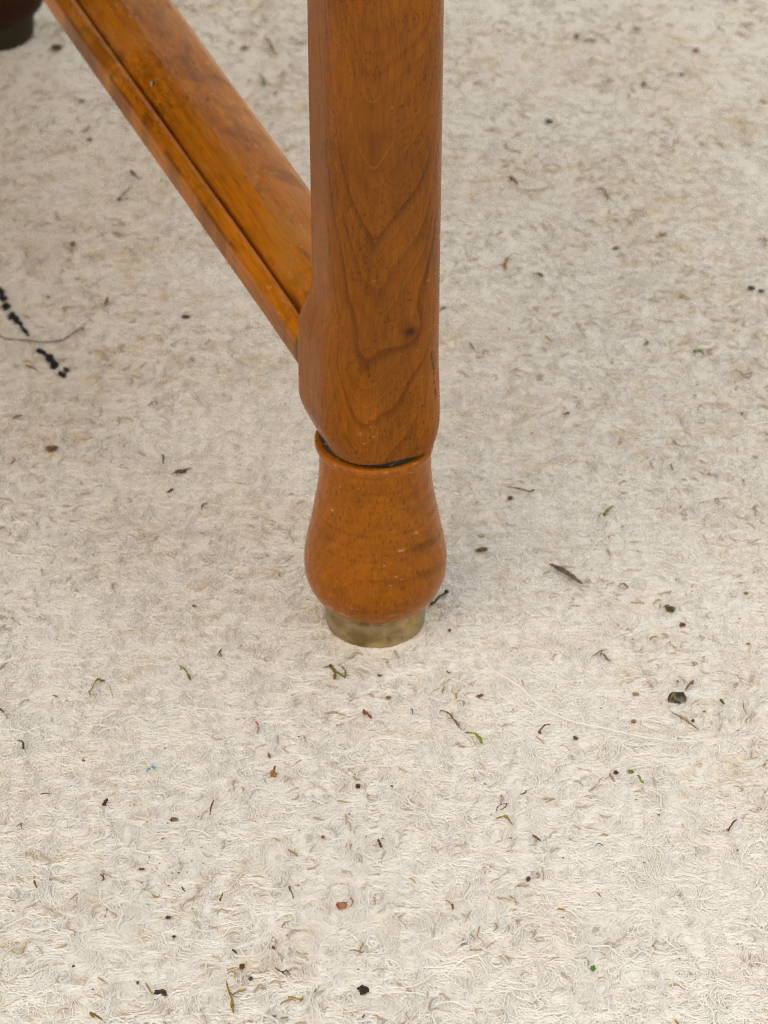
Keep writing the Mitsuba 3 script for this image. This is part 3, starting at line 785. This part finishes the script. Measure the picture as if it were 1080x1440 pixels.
wisp([([(387, 1356), (391, 1361), (397, 1364), (402, 1362), (408, 1366)], 2.0), ([(396, 1362), (400, 1366)], 1.8), ([(402, 1359), (405, 1365)], 1.8)], [OLV, BRN], 'moss_sprig', 'moss', 'tangled dull olive moss sprig above a yellow moss piece at the bottom')
wisp([([(405, 1404), (406, 1399), (412, 1400), (420, 1403), (425, 1401), (426, 1398)], 2.2), ([(422, 1405), (426, 1398)], 3.6)], [YEL, OLV], 'moss_sprig', 'moss', 'yellow bracket shaped moss piece left of the ragged black leaf crumb')
sliver(443, 1390, 7, 2.2, 55, [OLV, GRN], 'moss_sprig', 'moss', 'tiny upright green sliver between the yellow moss piece and the black leaf crumb')
lump(384, 1329, 5, 5, 0, [RBR, DBR], 'seed', 'seed', 'tiny red brown seed above the tangled olive moss sprig')
sliver(400, 1427, 12, 2.6, 8, [(0.3, 0.2, 0.07), TANC], 'straw', 'straw', 'flat tan straw at the bottom edge, left of the black leaf crumb')
sliver(511, 1425, 6, 2.0, 60, [DBR], 'stalk_fragment', 'stalk', 'tiny dark stalk under the black leaf crumb')
lump(386, 1423, 4, 3, 0, [DBR], 'soil_crumb', 'crumb', 'tiny dark crumb left of the flat tan straw at the bottom edge')
wisp([([(144, 1130), (148, 1126), (151, 1121)], 4.6), ([(145, 1129), (149, 1127)], 3.0)], [DBR, BLK, BRN], 'leaf_fragment', 'leaf', 'small dark pointed leaf fragment in the left half, above the soil crumbs')
wisp([([(295, 1143), (296, 1137), (298, 1129), (301, 1122)], 2.4)], [DBR, RBR], 'twig', 'twig', 'upright dark red brown twig in the lower left')
lump(243, 1149, 11, 6, 10, [DBR, TANC, BLK], 'bark_flake', 'bark', 'small mottled bark flake left of the upright dark twig', rough=0.5)
wisp([([(23, 1158), (28, 1157), (30, 1162)], 2.0), ([(28, 1157), (31, 1153)], 1.8)], [BRN, TANC], 'husk', 'husk', 'small three armed brown husk at the left edge of the lower half')
sliver(50, 1240, 11, 3.0, -68, [(0.22, 0.08, 0.02), BRN], 'seed', 'seed', 'slender red brown seed near the left edge, low down')
wisp([([(141, 1227), (145, 1232), (148, 1234)], 2.2), ([(145, 1226), (145, 1232), (142, 1235)], 1.8)], [BRN, OLV, DBR], 'husk', 'husk', 'small star shaped olive brown husk in the lower left')
lump(198.5, 1219, 8, 3.4, 0, [DBR, BRN], 'soil_crumb', 'crumb', 'flat dark crumb right of and above the star shaped husk')
lump(236, 1286, 9, 8, 0, [BLK, GRY], 'grit_grain', 'grit', 'blue black grit grain in the lower left, above a smaller brown crumb', facet=14, tall=0.7)
lump(244, 1313, 5, 4, 0, [DBR, BLK], 'soil_crumb', 'crumb', 'small dark crumb below the blue black grit grain')
wisp([([(309, 1262), (312, 1257), (313, 1252)], 2.2), ([(309, 1262), (310, 1260)], 2.6)], [RBR, OLV], 'stalk_fragment', 'stalk', 'short red and green stalk below the upright dark twig')
sliver(330, 1335.5, 8, 3.4, -40, [DBR, BRN], 'bark_flake', 'bark', 'small brown bark piece above the long amber moss strand')
lump(340, 1356, 7, 9, 0, [DBR, (0.10, 0.05, 0.02)], 'bark_crumb', 'bark', 'ragged dark brown crumb right of the top of the long amber moss strand', rough=0.5)
lump(352, 1372.5, 6, 6, 0, [DBR, BLK], 'bark_crumb', 'bark', 'smaller dark crumb right of the long amber moss strand', rough=0.5)
wisp([([(125, 1421), (130, 1422), (137, 1426), (144, 1429)], 3.2), ([(126, 1421), (132, 1424)], 4.2)], [OLV, ORG, GRN], 'leaf_fragment', 'leaf', 'olive and orange leaf fragment at the bottom left edge')
lump(103, 1355, 3.6, 3.6, 0, [DBR], 'soil_crumb', 'crumb', 'lone tiny dark crumb low on the left')
lump(193, 1378, 4, 5, 0, [DBR], 'soil_crumb', 'crumb', 'tiny dark crumb left of the bent tan straw')
sliver(143, 1374, 14, 2.2, -30, [OLV, TANC], 'straw', 'straw', 'thin olive straw left of the dark bark flake')
wisp([([(256, 1242), (257, 1247), (261, 1249)], 2.0)], [DBR], 'tendril', 'tendril', 'tiny hooked dark stem above the blue black grit grain')
sliver(63, 1113, 14, 2.0, 4, [TANC, BRN], 'straw', 'straw', 'flat tan straw near the left edge above the lower left husks')
wisp([([(126, 969), (131, 962), (135, 954), (141, 952), (148, 952)], 2.0), ([(135, 953), (141, 951.5), (147, 952)], 3.4), ([(150, 955), (154, 963), (159, 977)], 1.2), ([(125, 969), (127, 972)], 2.6)], [BRN, OLV, YEL],
     'moss_sprig', 'moss', 'arched olive moss sprig with thin legs in the left half')
wisp([([(254, 932), (259, 936), (263, 942), (268, 951)], 2.6), ([(253, 931), (255, 935)], 2.0), ([(263, 943), (268, 952)], 3.6)], [BRN, OLV, GRN], 'moss_sprig', 'moss', 'slanting moss sprig with a yellow green tip left of the brass cap')
wisp([([(306, 916), (309, 912), (312, 907)], 2.4), ([(309, 912), (311, 917)], 2.0)], [DBR, BRN], 'husk', 'husk', 'small dark forked husk left of the brass cap')
wisp([([(24, 1038), (30, 1040), (33, 1045), (32, 1050)], 2.2), ([(32, 1044), (33, 1049)], 3.4)], [DBR, BLK], 'tendril', 'tendril', 'dark hooked stem near the left edge in the lower half')
lump(385, 1085, 9, 11, 10, [ORG, (0.45, 0.24, 0.06), BRN], 'seed', 'seed', 'plump orange seed with a brown tip in the lower middle', tall=0.6)
wisp([([(385, 1082), (386, 1077), (387, 1073)], 3.0)], [BRN, OLV], 'stalk_fragment', 'stalk', 'short brown stalk above the plump orange seed')
wisp([([(206, 1082), (211, 1078)], 3.6), ([(213, 1076), (218, 1075)], 3.6)], [(0.16, 0.36, 0.46), (0.26, 0.46, 0.54)], 'paint_fleck', 'paint fleck', 'broken pale blue paint fleck in the left half of the rug')
sliver(361.5, 1013.5, 6, 2.2, -45, [(0.55, 0.06, 0.05)], 'red_fleck', 'fleck', 'tiny red fleck on the rug below and left of the brass cap')
lump(378, 1058, 4, 8, 10, [DBR, TANC], 'soil_crumb', 'crumb', 'tiny dark crumb just above the plump orange seed')
sliver(78, 975, 9, 2.0, -25, [BRN], 'stalk_fragment', 'stalk', 'thin brown stalk left of the arched olive moss sprig')
sliver(2, 995, 9, 3.0, -35, [ORG, BRN], 'husk', 'husk', 'orange husk cut by the left edge of the picture')
lump(273, 846, 5, 4, 0, [RBR], 'brick_crumb', 'crumb', 'tiny brick red crumb left of the foot')
lump(117, 1066, 4, 3, 0, [RBR, DBR], 'soil_crumb', 'crumb', 'tiny red brown crumb left of the pale blue fleck')
sliver(149, 420.5, 11, 4.6, 75, [BRN, (0.2, 0.11, 0.04)], 'seed', 'seed', 'brown upright seed above the end of the bent twig')
lump(262, 442, 13, 8, 0, [DBR, BLK, (0.06, 0.02, 0.012)], 'seed', 'seed', 'dark oval seed left of the stretcher end', rough=0.2)
lump(67, 412.5, 5, 4, -30, [DBR, BRN], 'soil_crumb', 'crumb', 'tiny dark crumb right of the upper black stitches')
wisp([([(35, 512), (40, 511.5), (46, 514), (51, 518), (54, 521)], 2.2), ([(35, 512), (40, 511.5), (44, 512.5)], 3.0)], [YEL, OLV, TANC], 'grass_blade', 'grass', 'curved yellow green grass blade left of the lower black stitches')
lump(75, 625.5, 17, 10, 15, [BRN, TANC, DBR, BRN], 'husk', 'husk', 'ragged brown husk in the left half, below the black stitching', rough=0.5, tall=0.4)
wisp([([(11, 648), (17, 648), (20, 644), (18, 640)], 2.2)], [(0.17, 0.08, 0.03), BRN], 'tendril', 'tendril', 'brown hooked stem at the left edge, below the black stitching')
wisp([([(17, 586), (22, 584), (27, 581)], 3.0), ([(25, 582), (31, 578)], 1.6)], [OLV, BRN], 'stalk_fragment', 'stalk', 'short olive brown stalk above the hooked stem at the left edge')
sliver(229, 641, 13, 3.0, 92, [(0.18, 0.08, 0.02), DBR], 'stalk_fragment', 'stalk', 'short upright brown stalk left of the collar of the leg', bend=0.04)
wisp([([(241, 662), (248, 661), (258, 658), (270, 654)], 3.0), ([(246, 661), (254, 659.5), (262, 657)], 6.0)], [OLV, DBR, BRN], 'seed_husk', 'husk', 'spindle shaped dark husk below the short upright stalk')
sliver(239, 686.5, 11, 3.4, 32, [GRY, BLK], 'grit_splinter', 'grit', 'dark grey splinter of grit below the spindle shaped husk')
wisp([([(283, 713), (285, 708), (292, 704)], 2.6)], [ORG, BRN], 'straw', 'straw', 'short orange brown straw left of the wooden foot')
wisp([([(208, 566), (213, 563), (214, 559)], 1.8), ([(218, 560), (221, 563)], 2.4)], [TANC, DBR], 'husk', 'husk', 'small broken husk left of the leg block')
wisp([([(183, 236), (186, 241), (192, 245)], 4.4), ([(184, 240), (194, 245), (200, 247)], 1.8)], [BLK, DBR], 'thorn', 'thorn', 'black thorn with a thin tail left of the middle of the stretcher')
wisp([([(165, 278), (170, 273), (178, 266), (184, 258)], 2.0), ([(165, 278), (169, 275)], 4.4), ([(170, 277), (182, 275)], 2.2)], [DBR, BRN, TANC], 'twig', 'twig', 'small forked twig with a dark foot below the black thorn')
wisp([([(113, 181), (119, 181), (124, 177), (125, 172)], 2.6)], [OLV, BRN], 'tendril', 'tendril', 'olive hooked stem left of the upper stretcher')
lump(126, 191, 7, 5, -30, [DBR, (0.09, 0.07, 0.08)], 'soil_crumb', 'crumb', 'dark crumb under the olive hooked stem')
lump(115, 138, 7, 5, 0, [(0.09, 0.07, 0.05), TANC], 'soil_crumb', 'crumb', 'grey brown crumb left of the upper stretcher, above the olive hooked stem')
lump(78, 63, 14, 11, -20, [DGR, OLV, DBR, BLK], 'moss_tuft', 'moss', 'dark green moss tuft between the rear foot and the stretcher', rough=0.5)
lump(101, 337, 5, 8, 0, [BRN, DBR], 'soil_crumb', 'crumb', 'small upright brown crumb above and right of the black stitching')
wisp([([(122, 352), (131, 355), (140, 360), (146, 361)], 4.2), ([(124, 351), (135, 353), (147, 356)], 3.4)], [(0.62, 0.55, 0.42), (0.55, 0.46, 0.33)], 'wood_shaving', 'shaving', 'pale wood shaving on the rug left of the stretcher')
wisp([([(366, 101), (369, 107), (372, 115)], 3.0), ([(371, 110), (372, 116)], 4.4)], [OLV, GRN, DGR], 'grass_blade', 'grass', 'short green blade between the stretcher and the top of the front leg')
wisp([([(375, 50), (381, 60), (384, 68), (389, 73)], 4.2)], [BRN, TANC], 'curled_leaf', 'leaf', 'curved brown leaf strip between the stretcher and the leg at the top')
lump(266, 40, 17, 9, 10, [DBR, BRN, TANC], 'leaf_fragment', 'leaf', 'brown leaf fragment tucked against the right edge of the stretcher', rough=0.4)
lump(344, 62, 9, 7, 0, [OLV, TANC], 'moss_tuft', 'moss', 'faint olive moss tuft right of the stretcher near the top', rough=0.4)
lump(772, 165, 9, 7, 0, [BLK, DBR], 'soil_crumb', 'crumb', 'black crumb at the upper right, level with the stretcher')
wisp([([(718, 246), (722, 250), (728, 256)], 4.2), ([(718, 246), (720, 248)], 5.0), ([(728, 257), (733, 264), (750, 265), (770, 259)], 1.5)], [(0.20, 0.09, 0.03), BRN, TANC], 'seedling', 'seedling', 'brown seed with a long thin pale root right of the front leg')
wisp([([(838, 261), (848, 263), (853, 271), (855, 279)], 3.2)], [(0.22, 0.15, 0.07), OLV], 'tendril', 'tendril', 'olive brown hooked stem in the upper right quarter')
wisp([([(716, 358), (712, 364), (710, 371)], 4.4), ([(707, 368), (712, 374)], 3.0)], [(0.30, 0.17, 0.05), ORG], 'husk', 'husk', 'upright orange husk right of the front leg')
wisp([([(748, 381), (757, 382), (765, 382)], 1.8), ([(756, 382), (764, 383)], 4.0)], [DBR, BLK], 'thorn', 'thorn', 'dark flat thorn right of the upright orange husk')
lump(867, 344, 8, 6, 30, [OLV, DBR], 'seed', 'seed', 'small olive brown seed in the upper right, above the green curl')
lump(932, 325, 11, 5, -15, [(0.13, 0.09, 0.05), TANC], 'husk', 'husk', 'grey brown husk up and right of the small olive brown seed')
sliver(772, 473, 15, 2.8, -35, [(0.42, 0.26, 0.07), YEL], 'straw', 'straw', 'short amber straw right of the knot on the front leg')
sliver(664, 483, 13, 3.0, -58, [BRN, TANC], 'stalk_fragment', 'stalk', 'brown stalk close to the right side of the leg, level with its knot')
lump(1058, 401, 10, 7, 0, [BLK, (0.10, 0.08, 0.06)], 'soil_crumb', 'crumb', 'larger of two dark crumbs side by side at the right edge')
lump(1070, 405, 7, 6, 0, [BLK, DBR], 'soil_crumb', 'crumb', 'smaller of two dark crumbs side by side at the right edge')
wisp([([(975, 491), (981, 489), (986, 491), (991, 495)], 3.0), ([(975, 491), (980, 489.5)], 4.0)], [GRN, DGR, DBR], 'grass_blade', 'grass', 'bright green curled blade at the right, level with the knot on the leg')
wisp([([(1033, 515), (1040, 519), (1046, 524), (1057, 521), (1054, 527), (1040, 524)], 2.0)], [BRN, OLV, TANC], 'tendril', 'tendril', 'tangled olive brown stem near the right edge, below the green curled blade')
sliver(909, 478, 9, 2.4, 30, [GRY, BRN], 'grit_splinter', 'grit', 'thin grey splinter left of the green curled blade')
wisp([([(1065, 333), (1073, 334), (1077, 336), (1075, 344)], 2.2)], [OLV, YEL], 'moss_sprig', 'moss', 'hooked yellow olive moss piece at the right edge, above the two dark crumbs')
sliver(829, 56, 16, 3.2, 5, [BRN, OLV], 'stalk_fragment', 'stalk', 'flat brown stalk at the top right', bend=-0.2)
lump(811, 46, 7, 10, 0, [BRN, TANC], 'husk', 'husk', 'brown husk left of the flat stalk at the top right')
sliver(896, 36, 11, 2.4, -15, [BLK, GRY], 'grit_splinter', 'grit', 'thin black splinter near the top edge at the right')
lump(959, 99, 5, 5, 0, [DBR], 'soil_crumb', 'crumb', 'tiny dark crumb in the top right corner area')
lump(904, 113, 8, 7, 0, [TANC, BRN], 'soil_crumb', 'crumb', 'tan crumb in the top right, between stalk and tiny dark crumb', rough=0.4)
lump(979, 66, 9, 8, 0, [(0.24, 0.12, 0.05), TANC], 'husk', 'husk', 'light brown husk near the top right corner')
wisp([([(618, 435), (624, 431), (628, 430)], 3.2)], [DBR, (0.13, 0.11, 0.08)], 'bark_flake', 'bark', 'dark bark chip peeping out right of the leg, above its knot')
sliver(797, 578, 7, 3.0, 20, [BLK, DBR], 'grit_splinter', 'grit', 'small black splinter at the right, above the short red brown twig')
lump(1044, 577, 4, 4, 0, [DBR], 'soil_crumb', 'crumb', 'tiny dark crumb near the right edge, below the tangled stem')
wisp([([(946, 612), (950, 620), (958, 624), (970, 622)], 1.8)], [(0.26, 0.18, 0.07), OLV], 'tendril', 'tendril', 'thin hooked olive stem at the right, above the short dark stalk')
wisp([([(870, 820), (875, 817), (883, 823), (876, 824)], 2.2)], [ORG, BRN], 'tendril', 'tendril', 'small hooked orange brown stem right of the bark splinter')
lump(895, 972, 10, 6, -10, [(0.34, 0.22, 0.09), TANC], 'husk', 'husk', 'pale amber husk left of the black stone', rough=0.4)
lump(1050, 829, 7, 4, 0, [YEL, BRN], 'seed', 'seed', 'small flat amber seed near the right edge, above the black stone')
lump(1052, 900, 6, 4, 0, [YEL, DBR], 'seed', 'seed', 'tiny amber seed below the small flat amber seed at the right edge')
sliver(1016, 983, 9, 3.4, -50, [OLV, DGR, BRN], 'leaf_fragment', 'leaf', 'dark olive leaf sliver right of the black stone')
lump(991, 997, 5, 3.4, 0, [GRN, (0.12, 0.26, 0.03)], 'moss_dot', 'moss', 'tiny green moss dot just right of and below the black stone')
lump(953, 954, 3.6, 4, 0, [YEL, OLV], 'seed', 'seed', 'tiny yellow seed directly above the black stone')
lump(974, 1011, 4, 5, 0, [DBR], 'soil_crumb', 'crumb', 'tiny dark crumb beside the lower end of the pale straw under the stone')
wisp([([(1045, 984), (1046, 992), (1051, 1001)], 1.4)], [BRN], 'stalk_fragment', 'stalk', 'hair thin brown stalk right of the dark olive leaf sliver')
wisp([([(1008, 704), (1006, 698), (1010, 697), (1011, 706)], 1.7)], [BRN, TANC], 'tendril', 'tendril', 'thin looped stem at the right, above the olive moss tuft')
lump(890, 1010, 7, 6, 0, [BRN, TANC], 'soil_crumb', 'crumb', 'light brown crumb under the right end of the long thread')

# specks of soil too small to tell apart
rng = np.random.default_rng(77)
ms = []
spots = [(rng.normal(240, 45), rng.normal(1215, 38)) for _ in range(30)] + [(rng.uniform(0, 1080), rng.uniform(40, 1435)) for _ in range(210)] + \
        [(rng.normal(60, 22), rng.normal(55, 18)) for _ in range(22)] + [(rng.normal(640, 16), rng.normal(880, 20)) for _ in range(14)]
for sx, sy in spots:
    k = mm_per_px(sx, sy) / 1000
    r = k * rng.uniform(0.5, 1.3)
    m = trimesh.creation.icosphere(1)
    m.vertices = m.vertices * (1 + 0.3 * rng.normal(0, 1, (len(m.vertices), 1)).clip(-1, 1)) * [r * rng.uniform(1, 1.8), r, r * 0.7]
    o = at(sx, sy, 0.0025)
    o[2] = float(clump(o[:1], o[1:2])[0]) + 0.0017
    m.apply_translation(o)
    ms.append(m)
m = trimesh.util.concatenate(ms)
put('soil_specks', colored(m, [DBR, BRN, TANC, RBR], 5, True, 60, 0.3), None, 'tiny specks of brown soil scattered over the rug', 'soil', kind='stuff')
